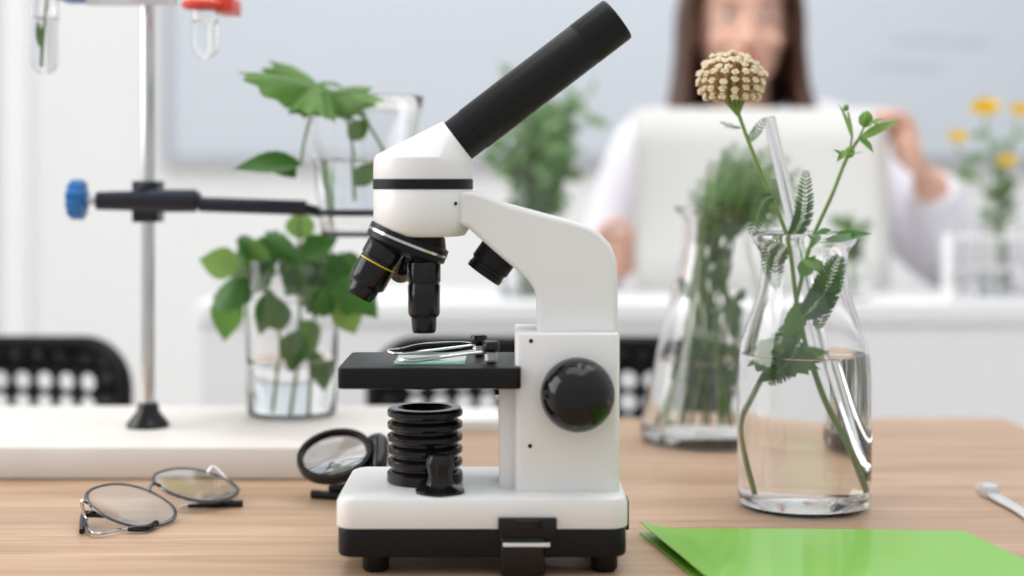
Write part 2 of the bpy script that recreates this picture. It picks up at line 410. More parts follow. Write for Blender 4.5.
a=MB(M_black,M_blackg);a.lathe([(0,-.006),(.010,-.006),(.0118,.0),(.0125,.001),(.0125,.0145),(.0118,.0155),(.0118,.0175),(.0124,.018),(.0120,.0215),(.008,.0218),(0,.020)],o,d,n=60,rmod=lambda t,k:1+(.03*(math.cos(30*t)>0) if k in(3,4) else 0))
a.build('upper_illuminator',ms)
# stage
sz1=.8741;sz0=.8612
a=MB(M_black);a.rbox(X(337,.965),X(521,.965),.965,1.055,sz0,sz1,.004,.001)
a.lathe([(.017,sz0-.004),(.018,sz0-.003),(.018,sz0+.001)],(ax,C,0),n=48)
st=a.build('stage',ms)
for px,D,py in((479,1.03,351),(491,.990,362)):
    zb=sz1;o=(X(px,D),D,zb)
    a=MB(M_blackg,M_steel)
    a.lathe([(0,.0),(.0025,.0),(.0025,.007),(.0046,.007),(.0050,.0078),(.0050,.0125),(.0044,.0137),(0,.0139)],o,n=40,rmod=lambda t,k:1+(.06*(math.cos(20*t)>0) if k in(4,5) else 0))
    hx=[(o[0]+.0036*math.cos(t*.7),o[1]+.0036*math.sin(t*.7),zb+.0006+t*.00014) for t in range(0,46)]
    a.sweep(hx,.0006,6,1);a.build('clip_post',st)
sc=sz1+.0018
a=MB(M_chrome)
a.sweep([(X(491,.99),.99,sz1+.007),(X(470,.99),.985,sz1+.0065),(X(440,.985),.978,sc+.003),(X(415,.985),.975,sc+.0013),(X(400,.985),.980,sc+.0016),(X(410,.985),.990,sc+.0013),(X(440,.985),.990,sc+.003),(X(475,.985),.992,sz1+.0075)],.0009,8,k=6,asp=1);a.build('stage_clip',st)
a=MB(M_chrome)
a.sweep([(X(479,1.03),1.03,sz1+.007),(X(460,1.03),1.036,sz1+.008),(X(425,1.03),1.040,sc+.005),(X(400,1.03),1.036,sc+.0022),(X(388,1.03),1.025,sc+.0026),(X(400,1.03),1.016,sc+.0013),(X(430,1.03),1.018,sc+.003),(X(475,1.03),1.026,sz1+.0075)],.0009,8,k=6);a.build('stage_clip',st)
# lamp housing
a=MB(M_blackg,M_black);cx=X(425);pr=[(0,zt+.0002),(.0235,zt+.0002),(.0240,zt+.001),(.0240,zt+.006),(.0225,zt+.0075)]
zz=zt+.0075
hgt=(Z(408)-zz)/5
for i in range(5):
    pr+=[(.0205,zz+hgt*.12),(.0205,zz+hgt*.30),(.0232,zz+hgt*.42),(.0238,zz+hgt*.55),(.0238,zz+hgt*.85),(.0230,zz+hgt*.97)];zz+=hgt
pr+=[(.0225,zz+.0007),(.017,zz+.0007),(.0155,zz-.003),(0,zz-.0035)]
a.lathe(pr,(cx,C,0),n=72);a.build('lamp_housing',ms,ang=30)
a=MB(M_blackg);o=(X(440,.975),.974,zt+.0003)
a.lathe([(0,0),(.0150,0),(.0150,.0015),(.0125,.0028),(.0085,.0045),(.0066,.009),(.0070,.0125),(.0080,.016),(.0078,.0195),(.006,.0225),(0,.0235)],o,n=48,rmod=lambda t,k:1+(.07*math.cos(8*t) if 5<=k<=8 else 0));a.build('clamp_screw',ms)
for sgn,y0 in((-1,.976),(1,1.044)):
    o=(X(579,.945),y0,Z(399.5,.945));r=.0226
    a=MB(M_blackg)
    pr=[(0,0),(.012,0),(.012,.004),(r*.95,.0050),(r*.985,.0065)]
    for i in range(1,23):
        t=i/23*math.pi/2;pr.append((r*math.cos(t)**.8,.0100+.0225*math.sin(t)))
    pr.append((0,.0326))
    def rm(t,k):
        c=max(0,math.cos(4*t+.4));f=math.exp(-((k-13)/1.8)**2)
        return 1-.045*c**16*f
    a.lathe(pr,o,(0,sgn,0),n=192,rmod=rm);a.build('focus_knob',col,ang=80)
sy0,sy1=.981,1.022
a=MB(M_green_glass,M_spec);a.rbox(X(396,1.0),X(466,1.0),sy0,sy1,sz1+.0002,sz1+.0015,.0005,.0002)
a.rbox(X(417,1.0),X(440,1.0),.990,1.012,sz1+.0015,sz1+.0018,.003,.0001,1)
a.build('microscope_slide',label='greenish glass slide with a green specimen under the clips',cat='microscope slide')
# ---------------------------------------------------------------- retort stand
rs=empty('retort_stand',(X(149,1.37),1.37,TZ),'steel retort stand with white stone base plate and dark clamp','laboratory stand')
SZ=TZ+.0262
a=MB(M_stone);a.rbox(-.62,X(388,1.267),1.267,1.50,TZ,SZ,.006,.003);a.build('base_plate',rs,label='thick white stone base plate')
px_=X(148,1.37)
a=MB(M_blackg);a.lathe([(0,0),(.018,0),(.0185,.0015),(.0165,.005),(.010,.013),(.0085,.020),(.0075,.021),(0,.021)],(px_,1.37,SZ+.0002),n=40);a.build('pole_foot',rs)
a=MB(M_chrome);a.lathe([(0,SZ+.02),(.0056,SZ+.02),(.0056,1.32),(.004,1.322),(0,1.322)],(px_,1.37,0),n=32);a.build('pole',rs)
zr=Z(200.5,1.37)
a=MB(M_dark,M_steel);a.rbox(px_-.011,px_+.011,1.356,1.386,Z(222,1.37),Z(181,1.37),.003,.001)
a.lathe([(.004,0),(.005,.001),(.005,.006),(.003,.008)],(px_,1.356,zr+.010),(0,-1,0),n=20)
cl=a.build('clamp',rs)
D=1.352
a=MB(M_dark,M_steel)
a.sweep([(X(97,D),D,zr),(X(144,D),D,zr)],[.0078,.0088,.0088],20)
a.sweep([(X(84,D),D,zr),(X(98,D),D,zr)],.0036,12,1)
a.sweep([(X(143,D),D,zr),(X(196,D),D,zr)],.0098,20);a.sweep([(X(196,D),D,zr),(X(200,D),D,zr)],.0075,20)
a.sweep([(X(200,D),D,zr-.003),(X(306,D),D,zr-.006)],.0064,20)
a.build('clamp_rod',cl)
a=MB(M_blue);a.lathe([(0,0),(.007,.0),(.0085,.002),(.0155,.003),(.0160,.005),(.0160,.013),(.0145,.0155),(0,.0165)],(X(88,D),D,zr+.001),(-1,0,0),n=60,rmod=lambda t,k:1+(.06*math.cos(10*t) if k>=3 else 0));a.build('clamp_knob',cl)
bcx=X(362,1.37);rz=Z(212,1.37)
a=MB(M_dark)
ring=[(bcx+.0400*math.cos(t*math.pi/24),1.37+.0400*math.sin(t*math.pi/24),rz) for t in range(48)]
a.sweep(ring,.0028,8,closed=True);a.sweep([(X(303,D),D,zr-.006),(bcx-.0345,1.357,rz),(bcx-.034,1.358,rz)],.0045,10);a.build('ring_jaw',cl)
zh=Z(-14,1.37)
a=MB(M_dark,M_plas);a.rbox(px_-.011,px_+.011,1.352,1.386,zh-.012,zh+.012,.003,.001)
a.sweep([(X(30,1.345),1.345,zh),(X(240,1.345),1.345,zh)],.005,12);a.rbox(X(90,1.345),X(180,1.345),1.328,1.337,Z(5,1.33),zh+.010,.003,.001,1)
th=a.build('tube_holder',rs)
for px,mt,pb,wd in((47,M_blue,-3,22),(205,M_red,10,20)):
    a=MB(mt);q=X(px,1.31)
    ringp=[(q+.0135*math.cos(t*math.pi/12),1.30+.0135*math.sin(t*math.pi/12),Z(pb-5,1.3)) for t in range(24)]
    a.sweep(ringp,.0035,8,closed=True);a.rbox(q+.008,q+.024,1.300,1.345,Z(pb+1,1.3),Z(pb-14,1.3),.003,.001);a.build('tube_clip',th)
def glassvessel(name,outer,th,o,label,cat,water=None,group=None,n=64,wl='water',gmat=None):
    prof=[(0,outer[0][1])]+outer
    inner=[(max(r-th,.001),z) for r,z in outer if z>outer[0][1]+th*1.6]
    top=outer[-1];inner[-1]=(top[0]-th,top[1])
    zb=outer[0][1]+th*1.6
    prof=prof+[(top[0]-th*.5,top[1]+th*.4)]+inner[::-1]+[(inner[0][0]*.97,zb+.001),(inner[0][0]*.85,zb),(0,zb)]
    a=MB(gmat or M_glass);a.lathe(prof,o,n=n);g=a.build(name,None,label,cat,group,ang=60)
    if water is not None:
        wp=[(0,zb-.0003),(inner[0][0]*.85,zb-.0003),(inner[0][0]*.97+.0003,zb+.0008)];lst=None
        for r,z in inner:
            if z<water: wp.append((r+.0003,z));lst=(r,z)
            else:
                t=(water-lst[1])/(z-lst[1]) if lst else 0;r2=(lst[0]+(r-lst[0])*t) if lst else r
                wp+=[(r2+.0003,water+.0014),(r2-.0008,water+.0007),(r2-.003,water)];break
        wp.append((0,water));b=MB(M_water);b.lathe(wp,o,n=n);b.build(wl,g,ang=60)
    return g
o=(bcx,1.37,Z(236,1.37))
glassvessel('glass_beaker',[(.031,0),(.034,.0015),(.0352,.005),(.0372,.021),(.043,.06),(.050,.105),(.053,.1185)],.0020,o,'clear tapered glass beaker with water held by the stand clamp','beaker',.064)
for px,pb in((45,75),(205,60)):
    q=X(px,1.30);zb=Z(pb,1.30)
    out=[(.004,.0009),(.0075,.0035),(.0100,.007),(.0108,.012),(.0108,.098),(.0115,.1)]
    g=glassvessel('test_tube',out,.0009,(q,1.30,zb),'clear glass test tube hanging in a '+('blue' if px<100 else 'red')+' clip','test tube',.045 if px<100 else .03,'hanging test tubes',n=32)
a=MB(M_stem,M_leafM);a.sweep([W(42,66,1.30),W(44,30,1.30),W(50,-30,1.30)],.0012,8,0,k=5);a.leaf(W(43,50,1.30),W(38,20,1.297),.003,(0,-1,.2),.1,1);sp=a.build('plant_sprig',None,'thin green stem standing in a test tube','plant')
o=(X(292,1.44),1.44,SZ+.0003)
glassvessel('glass_beaker',[(.036,0),(.0385,.0015),(.040,.005),(.0408,.05),(.042,.10),(.0437,.139)],.0022,o,'clear glass beaker of leafy stems on the stone plate','beaker',.05)
e=empty('leafy_sprig',(bcx,1.37,o[2]+.19),'broad lobed green leaves on stems in the clamped beaker','plant')
a=MB(M_stem);a.sweep([W(352,100,1.35),W(372,130,1.36),W(385,160,1.37),W(378,205,1.37)],.0014,8,k=6)
a.sweep([W(330,92,1.35),W(348,96,1.35),W(366,120,1.36)],.0012,8,k=5)
a.sweep([W(300,165,1.34),W(310,120,1.34),W(330,98,1.345),W(350,130,1.36),W(356,200,1.37)],.0012,8,k=6)
a.build('stem',e)
a=MB(M_leafD,M_leafM)
a.lobed(W(318,84,1.35),W(236,66,1.31),(.1,-.46,.90),1,5,.06,1,back=.35,jag=.18)
a.lobed(W(322,92,1.35),W(262,88,1.33),(0,-.38,.9),0,5,.06,2,jag=.18)
a.lobed(W(326,94,1.345),W(386,96,1.32),(.1,-.4,.9),1,5,.06,3,jag=.18)
a.leaf(W(302,165,1.34),W(233,163,1.33),.016,(.1,-.6,.8),.12,0,.08,16)
a.leaf(W(296,178,1.34),W(262,152,1.36),.010,(.1,-.8,.6),.12,0,.08,12)
a.leaf(W(350,140,1.36),W(368,118,1.36),.009,(0,-1,.2),.1,1);a.leaf(W(356,185,1.37),W(376,160,1.37),.009,(0,-1,.2),.1,1)
a.build('leaves',e,fix=False)
e=empty('leafy_sprig',(X(292,1.44),1.44,SZ+.01),'dark green leafy branch standing in the lower beaker','plant')
a=MB(M_stem)
a.sweep([W(290,408,1.44),W(298,350,1.44),W(300,300,1.44),W(300,250,1.44),W(298,200,1.44)],.0015,8,k=6)
a.sweep([W(275,405,1.43),W(280,340,1.43),W(262,285,1.42),W(235,275,1.42)],.0014,8,k=6)
a.sweep([W(305,405,1.45),W(310,340,1.45),W(325,290,1.44),W(345,275,1.43)],.0014,8,k=6);a.build('stem',e)
a=MB(M_leafD,M_leafM,M_leafL)
for (x0,y0,x1,y1,w_,mi,kn) in((240,268,198,258,.017,2,0),(245,270,210,310,.022,0,1),(232,290,222,342,.018,1,0),(262,250,236,238,.016,0,1),(300,262,262,232,.020,0,1),(300,240,302,208,.016,2,0),(302,258,336,236,.016,0,0),(300,285,276,262,.015,0,0),(303,275,285,300,.014,1,0),(322,285,352,256,.020,1,1),(330,285,374,300,.019,0,1),(340,300,356,334,.017,2,0),(300,330,288,372,.016,0,0),(300,320,318,352,.016,1,0),(283,330,270,296,.015,0,0),(312,350,320,385,.012,0,0),(254,240,262,285,.016,1,0),(326,300,300,290,.016,0,0),(345,280,378,318,.016,0,0),(335,262,368,266,.014,0,0),(318,262,330,296,.014,0,0),(270,290,262,336,.013,0,0)):
    D=random.uniform(1.405,1.455) if 250<x0<335 else random.uniform(1.39,1.46)
    n_=(random.uniform(-.7,.7),-1,random.uniform(.0,1.2))
    if kn: a.lobed(W(x0,y0,D),W(x1,y1,D-.01),n_,mi,3,.08,x0,back=.3)
    else: a.leaf(W(x0,y0,D),W(x1,y1,D),w_*.9,n_,.15,mi,.05,14)
a.build('leaves',e,fix=False)
# ---------------------------------------------------------------- bottle with yarrow
BD=1.160;s=BD/F;yb=180+380/BD
def zz_(y): return (yb-y)*s
out=[(54,yb),(60,yb-1.5),(64,yb-6),(66,yb-14),(66.5,450),(66.5,410),(66.5,385),(65.5,362),(62,342),(56.5,325),(50,306),(45,290),(42.5,274),(42,262),(44,252),(47.5,246),(51,242),(52,238),(51,234)]
ob_=[(r*s,zz_(y)) for r,y in out]
glassvessel('glass_bottle',ob_,.0022,(X(804,BD),BD,TZ+.0003),'wide clear glass bottle of water holding yarrow stems','bottle',zz_(355),n=96)
e=empty('yarrow_sprig',(X(804,BD),BD,TZ+.01),'yarrow with a cream flower head and feathery leaves in the bottle','flower')
a=MB(M_stem)
ys=[W(738,112,1.145),W(748,140,1.145),W(766,185,1.15),W(788,240,1.155),W(798,310,1.16),W(818,390,1.165),W(838,440,1.165),W(855,490,1.160)]
a.sweep(ys,[.0014,.0015,.0019,.0021],10,k=8)
hc=W(731,80,1.145)
rd=random.Random(11)
heads=[]
nf=54
for i in range(nf):
    rr_=math.sqrt((i+.5)/nf);th_=i*2.39996
    x_=.0228*rr_*math.cos(th_);y_=.021*rr_*math.sin(th_)
    zt_=.0195*math.sqrt(max(0,1-rr_*rr_*.9))-.001+rd.uniform(-.0018,.0018)
    heads.append(hc+Vector((x_,y_,zt_)))
for ring_ in range(4):
    m=20-2*ring_
    for i in range(m):
        th_=(i+.5*ring_)*2*math.pi/m
        rr_=(.0240,.0238,.0222,.0190)[ring_]+rd.uniform(-.0012,.0008)
        heads.append(hc+Vector((rr_*math.cos(th_),rr_*.93*math.sin(th_),(.0045,-.0015,-.0072,-.0125)[ring_]+rd.uniform(-.001,.001))))
for i in range(13):
    t=i*2*math.pi/13;a.sweep([W(738,116,1.145),hc+Vector((.013*math.cos(t),.012*math.sin(t),-.006))],[.0009,.0006],6)
a.build('stem',e)
a=MB(M_cream,M_tan)
cdir=hc-Vector((0,0,.016))
for p in heads:
    nr=(p-cdir).normalized();u=nr.orthogonal().normalized();v=nr.cross(u)
    a.sweep([cdir+(p-cdir)*.3,p-nr*.001],[.0006,.0015],5,1)
    for q in range(7):
        t=q*2*math.pi/6+rd.random()*.5
        c_=p+((u*math.cos(t)+v*math.sin(t))*.0019 if q else nr*.0009)+nr*rd.uniform(-.0003,.0005)
        a.ell((0,0,0),(.00125,.00125,.0010),0,7,5,Matrix.Translation(c_))
        if q%2==0: a.ell((0,0,0),(.0004,.0004,.0003),1,5,4,Matrix.Translation(c_+nr*.0010))
a.build('flower_head',e,label='cream flat-domed cluster of many tiny florets')
a=MB(M_leafF,M_stem)
a.fern([W(774,196,1.150),W(762,204,1.145),W(752,236,1.14)],.0085,18)
a.fern([W(790,240,1.155),W(803,215,1.15),W(806,170,1.145)],.0090,24)
a.fern([W(802,318,1.135),W(822,296,1.13),W(840,256,1.125)],.0135,24)
a.fern([W(776,290,1.16),W(776,262,1.16),W(786,245,1.16)],.009,14)
a.fern([W(748,142,1.15),W(756,132,1.148),W(765,118,1.145)],.005,10)
a.fern([W(740,128,1.148),W(730,126,1.145),W(720,122,1.14)],.003,8)
a.fern([W(816,330,1.14),W(826,300,1.135),W(830,270,1.135)],.009,16)
a.fern([W(798,320,1.155),W(780,342,1.145),W(758,352,1.14)],.011,18,nrm=(0,-.7,.7))
a.fern([W(800,340,1.155),W(790,362,1.145),W(770,382,1.14)],.011,16,nrm=(.1,-.8,.6))
a.fern([W(782,236,1.15),W(770,250,1.145),W(766,275,1.14)],.007,14)
a.build('feathery_leaves',e,fix=False)
e=empty('bud_sprig',(X(790,1.17),1.17,TZ+.01),'slender green stem with closed buds and small leaves in the bottle','plant')
a=MB(M_stem)
a.sweep([W(858,140,1.16),W(846,160,1.16),W(832,195,1.16),W(812,240,1.165),W(800,285,1.17),W(786,340,1.17),W(762,395,1.17),W(751,430,1.17),W(763,492,1.165)],[.0012,.0015,.0018,.0019],10,k=8)
a.sweep([W(848,156,1.16),W(852,135,1.16),W(848,112,1.16)],.0008,8,k=4);a.sweep([W(858,140,1.16),W(868,122,1.155),W(880,126,1.15)],.0007,8,k=4)
a.sweep([W(790,325,1.17),W(776,360,1.16)],.0012,8);a.build('stem',e)
a=MB(M_leafM,M_leafL,M_leafD)
for x,y,r in((866,119,7),(850,152,5),(846,108,3)):
    D=1.155;a.lathe([(0,-1.3*r*s),(r*s*.8,-.8*r*s),(r*s,0),(r*s*.7,.8*r*s),(0,1.25*r*s)],W(x,y,D),(.2,-.2,1),n=10,mi=1,rmod=lambda t,k:1+.1*math.cos(5*t))
for l in((858,140,898,118,.0045,1),(862,128,884,116,.004,1),(852,140,843,104,.003,1),(858,136,874,150,.0035,0),(846,156,862,150,.003,1),(846,160,836,148,.003,0),(826,240,870,231,.0052,2),(812,246,828,228,.008,2),(806,258,822,272,.007,0),(846,150,838,160,.0025,1)):
    a.leaf(W(l[0],l[1],1.155),W(l[2],l[3],1.135),l[4],(.2,-.8,.6),.1,l[5],.05,12)
a.leaf(W(804,302,1.15),W(784,342,1.145),.009,(.4,-1,.1),.1,0,.1,14)
a.lobed(W(792,348,1.16),W(752,366,1.14),(-.2,-.5,.85),0,5,.08,6,jag=.16)
a.leaf(W(796,318,1.155),W(790,352,1.15),.008,(.3,-1,.1),.1,0,.12,12)
a.leaf(W(790,370,1.15),W(760,380,1.14),.006,(0,-.6,.8),.1,2,.1,12)
a.leaf(W(800,275,1.16),W(815,256,1.15),.006,(0,-1,.3),.1,0)
a.build('leaves',e,fix=False)
a=MB(M_glass);p0=W(769,117,1.17);p1=W(852,480,1.185);T_=(p1-p0)
a.lathe([(.0036,0),(.0047,.0003),(.0047,T_.length-.004),(.0025,T_.length-.0008),(0,T_.length),(0,T_.length-.0015),(.002,T_.length-.0025),(.0037,T_.length-.005),(.0036,.0)],p0,T_,n=28)
a.build('glass_tube',None,'slim clear glass tube leaning in the bottle','tube')
# ---------------------------------------------------------------- erlenmeyer flask
s2=1.46/F;fx=X(716,1.46)
def z2(y): return (180+380/1.46-y)*s2
out=[(66,440.3),(72,438.5),(75,434),(75.5,428),(71,405),(62,365),(50,315),(40,275),(35,255),(33.5,245),(33.5,222),(35,216),(40,212),(42,208)]
out=[(r*s2,z2(y)) for r,y in out];out[0]=(out[0][0],0)
glassvessel('conical_flask',out,.0018,(fx,1.46,TZ+.0003),'clear conical glass flask with water and feathery green stems','flask',z2(360),n=80)
e=empty('feathery_sprig',(fx,1.46,TZ+.01),'bunch of feathery green foliage in the conical flask','plant')
a=MB(M_stem);b=MB(M_leafB,M_stem,M_leafP);rd=random.Random(4)
tips=[(700,178),(712,160),(724,148),(736,142),(748,146),(762,150),(776,142),(790,156),(802,168),(756,165),(740,170),(718,185),(708,190),(770,175),(784,180),(730,160),(795,180),(690,190),(744,158),(780,166)]
for i,(tx,ty) in enumerate(tips):
    D=1.46+rd.uniform(-.03,.03);nx=716+rd.uniform(-18,18);bx=716+rd.uniform(-50,50)
    a.sweep([W(tx,ty+20,D),W(nx+8,208,1.46+rd.uniform(-.015,.015)),W(nx-4,260,1.46+rd.uniform(-.015,.015)),W((nx+bx)/2,340,1.46),W(bx,425,1.46+rd.uniform(-.03,.03))],.0014,6,k=5)
    b.fern([W(nx+8,212,1.46),W((tx+nx)/2+5,ty+35,D),W(tx,ty,D)],.013,18,mi=2*(i%3==0),sub=False,nrm=(rd.uniform(-.5,.5),-1,.3))
    b.fern([W(nx+6,205,1.46),W((tx+nx)/2+10,ty+45,D),W(tx+8,ty+14,D-.01)],.010,16,mi=0,sub=False,nrm=(rd.uniform(-1,1),-.5,.3))
for i in range(34):
    y=rd.uniform(235,390);hw=28 if y<265 else 28+(y-265)*.3;x=716+rd.uniform(-hw,hw)*.7
    b.leaf(W(x,y,1.46),W(x+rd.uniform(-16,16),y-rd.uniform(12,30),1.45),.006,(rd.uniform(-.6,.6),-1,.3),.1,0)
a.build('stem',e);b.build('leaves',e,fix=False)
# ---------------------------------------------------------------- background vases
def bushy(name,base,tips,w_,label,cat,ml,seed,lw=.012,nl=16,spread=.03):
    rd=random.Random(seed);e=empty(name,base,label,cat);a=MB(M_stem);b=MB(*ml)
    for tp in tips:
        tp=Vector(tp);bb=Vector(base)+Vector((rd.uniform(-w_,w_)*.6,rd.uniform(-w_,w_)*.6,.006))
        nk=Vector(base)+Vector((rd.uniform(-w_,w_)*.4,rd.uniform(-w_,w_)*.4,(tp.z-base[2])*.45));P=cr([bb,nk,tp],8);a.sweep(P,.0018,6)
        for i in range(nl):
            t=.5+.5*i/nl;q=t*(len(P)-1);c=P[int(q)]
            d=Vector((rd.uniform(-1,1),rd.uniform(-1,1),rd.uniform(-.3,.9))).normalized()
            b.leaf(c,c+d*spread*rd.uniform(.7,1.2),lw,(rd.uniform(-.6,.6),-1,rd.uniform(0,1)),.15,rd.randrange(len(ml)),0,8)
    a.build('stem',e);b.build('leaves',e,fix=False);return e
def vase(px,D,h,r,label,water=.5,neck=.6):
    return glassvessel('glass_vase',[(r*.9,0),(r,.003),(r*1.02,h*.3),(r*.95,h*.5),(r*neck,h*.75),(r*neck,h*.92),(r*neck*1.15,h)],.0018,(X(px,D),D,DZ+.0003),label,'vase',h*water,n=40)
vase(532,2.34,.20,.045,'clear glass vase with leafy green branches on the white desk')
bs=(X(532,2.34),2.34,DZ+.006)
bushy('leafy_branches',bs,[W(x,y,2.34+dd) for x,y,dd in((500,62,0),(520,95,.03),(545,85,0),(560,100,-.03),(578,88,.02),(596,80,0),(500,130,0),(530,130,.04),(550,140,-.04),(570,135,.03),(590,112,0),(510,160,.02),(545,165,-.04),(572,165,.02),(502,100,0),(470,122,0),(535,110,0),(555,120,0))],.03,'bushy pale green branches in a glass vase','plant',(M_leafP,M_leafB),5,.009,14,.036)
vase(1000,2.30,.17,.032,'clear glass vase with yellow flowers on the white desk')
e=bushy('yellow_flowers',(X(1000,2.3),2.3,DZ+.006),[W(x,y,2.3) for x,y in((985,118),(956,145),(1006,165),(1018,120))],.02,'yellow daisy-like flowers with green stems in a vase','flower',(M_leafP,M_leafB),6,.007,7,.035)
for x,y,r in((984,108,.024),(957,137,.016),(1006,161,.016),(1020,110,.018)):
    c=W(x,y,2.28);a=MB(M_petal)
    a.ell(c,(r*.3,r*.3,r*.25))
    for i in range(14):
        t=i*2*math.pi/14;a.leaf(c,c+Vector((r*math.cos(t),-.4*r,r*math.sin(t)*.6+.1*r)),r*.2,(0,-.8,.6),.1)
    a.build('flower_head',e,fix=False)
vase(852,2.27,.085,.025,'small glass vase with a green sprig on the desk')
bushy('small_green_sprig',(X(852,2.27),2.27,DZ+.006),[W(x,y,2.27) for x,y in((838,218),(850,212),(864,220))],.01,'small bunch of green leaves in a glass vase','plant',(M_leafB,),9,.009,7,.025)
e=empty('test_tube_rack',(X(995,2.24),2.24,DZ),'white test tube rack with three shelves on the desk','rack')
x0,x1=X(950,2.24),X(1080,2.24)
for py in(238,268,299):
    a=MB(M_deskw);zq=max(Z(py,2.24),DZ+.004);a.rbox(x0,x1,2.225,2.265,zq-.004,zq+.002,.003,.001);a.build('shelf',e)
a=MB(M_deskw);a.rbox(x0-.004,x0,2.222,2.268,DZ,Z(234,2.24),.001,.0005);a.build('side_panel',e)
a=MB(M_deskw);a.rbox(x1,x1+.004,2.222,2.268,DZ,Z(234,2.24),.001,.0005);a.build('side_panel',e)
for i in range(4):
    q=x0+.022+i*.030
    glassvessel('test_tube',[(.003,.0009),(.006,.0035),(.0075,.008),(.0078,.012),(.0078,.10),(.0085,.102)],.0009,(q,2.245,DZ+.0075),'clear glass test tube standing in the white rack','test tube',.04,'test tubes in rack',n=20)
a=MB(M_paper,M_blue);a.rbox(X(425,1.52),X(500,1.52),1.50,1.585,TZ+.0002,TZ+.012,.002,.0006);a.build('notepad',None,'small white pad of paper on the oak table','notepad')
# ---------------------------------------------------------------- green folder
def TP(px,py): D=380/(py-180);return Vector((X(px,D),D,TZ))
a=MB(M_folder)
BL=Vector((.0856,1.076,0));BR=Vector((.302,1.070,0));FR=Vector((.352,.80,0));FL=Vector((.140,.78,0))
n=16
for lay,(z0,zl) in enumerate(((TZ+.0004,0),(TZ+.0022,1))):
    top=[];bot=[]
    for i in range(n+1):
        for j in range(n+1):
            u=i/n;v=j/n;p=(BL.lerp(BR,u)).lerp(FL.lerp(FR,u),v)
            c=(.005*max(0,1-u/.14)**2 *(1 if zl else .0)+.0012*zl*math.sin(u*3)*.6)
            top.append((p.x,p.y,z0+c+.0007));bot.append((p.x,p.y,z0+c))
    m_=len(top);fs=[]
    for i in range(n):
        for j in range(n):
            q=i*(n+1)+j;fs.append((q,q+1,q+n+2,q+n+1));fs.append((m_+q,m_+q+n+1,m_+q+n+2,m_+q+1))
    for i in range(n):
        for q,r in((i,i+1),((n)*(n+1)+i,(n)*(n+1)+i+1),(i*(n+1),(i+1)*(n+1)),(i*(n+1)+n,(i+1)*(n+1)+n)): fs.append((q,r,m_+r,m_+q))
    a.add(top+bot,fs)
a.build('folder',None,'bright green card folder with a curled cover edge','folder',ang=50)
a=MB(M_plas)
P=[TP(980,490),TP(1000,502),TP(1024,516),TP(1050,535)]
a.sweep([p+Vector((0,0,.0022)) for p in P],[.004,.006,.005,.006],10,k=4,asp=.35,up=(0,0,1))
a.rbox(-.006,.006,-.009,.009,0,.009,.003,.001,0,Matrix.Translation(TP(989,496)))
a.build('pipette',None,'translucent white plastic pipette lying on the oak table','pipette')
# ---------------------------------------------------------------- eyeglasses
eg=empty('eyeglasses',tuple(TP(165,505)),'clear-lens eyeglasses with thin metal frame and black temple tips','eyeglasses')
M_frame=mat('frame_dark_metal',(.13,.13,.14),.25,metal=.9)
hz=lambda p,h:TP(*p)+Vector((0,0,h))
def lens_pts(c,e1,e2,w_,h_,n=40,q=2.3):
    P=[]
    for i in range(n):
        t=2*math.pi*i/n;ct,st_=math.cos(t),math.sin(t)
        P.append(c+e1*(w_*math.copysign(abs(ct)**(2/q),ct))+e2*(h_*math.copysign(abs(st_)**(2/q),st_)))
    return P
e1=Vector((.50,.86,.02)).normalized();e2=Vector((.80,-.46,-.32));e2=(e2-e1*e2.dot(e1)).normalized()
e2b=Vector((.84,-.46,-.12));e2b=(e2b-e1*e2b.dot(e1)).normalized()
c1=W(131,508,1.110);c2=c1+e1*.071+Vector((-.003,0,.001))
nn=e1.cross(e2).normalized()
if nn.z<0: nn=-nn
lo=min(p.z for p in lens_pts(c1,e1,e2,.029,.031))
dz=Vector((0,0,TZ+.0018-lo));c1+=dz;c2+=dz
fr=MB(M_frame)
EE=((c1,e2),(c2,(e2*.55+e2b*.45).normalized()))
for c,ee in EE:
    P=lens_pts(c,e1,ee,.0285,.0305);fr.sweep(P,.0014,6,closed=True)
fr.sweep([c1+e1*.027-e2*.010,c1+e1*.035-e2*.014+nn*.003,c2-e1*.027-e2*.010],.0014,6,k=5)
fr.build('frame',eg)
for c,ee in EE:
    n3=e1.cross(ee).normalized()
    l=MB(M_thin);P=lens_pts(c,e1,ee,.028,.030);l.rings([[p-n3*.0008 for p in P],[p+n3*.0008 for p in P]]);l.build('lens',eg)
t1=MB(M_chrome,M_blackg);o1=c1-e1*.026-e2*.016
t1.sweep([o1,o1-e1*.006+nn*.002,W(86,520,1.09),hz((94,538),.003),hz((120,534),.003),hz((140,532),.003)],.0012,8,0,k=5)
t1.sweep([hz((82,536),.003),hz((84,526),.007),W(92,514,1.095),W(104,516,1.092)],[.002,.0026,.0026,.0014],8,1,k=5)
t1.sweep([hz((128,534),.003),hz((146,533),.0032),hz((156,528),.0032)],[.0013,.0024,.0024],8,1,k=4)
t1.build('temple',eg)
t2=MB(M_chrome,M_blackg);o2=c2+e1*.026-EE[1][1]*.012
t2.sweep([o2,o2+e1*.007+nn*.003,W(232,486,1.2),hz((238,498),.006),hz((214,505),.004),hz((180,511),.003)],.0012,8,0,k=5)
t2.sweep([hz((188,510),.0028),hz((215,508),.0028),hz((243,507),.0028)],[.0014,.0026,.0026],8,1,k=4)
t2.build('temple',eg)
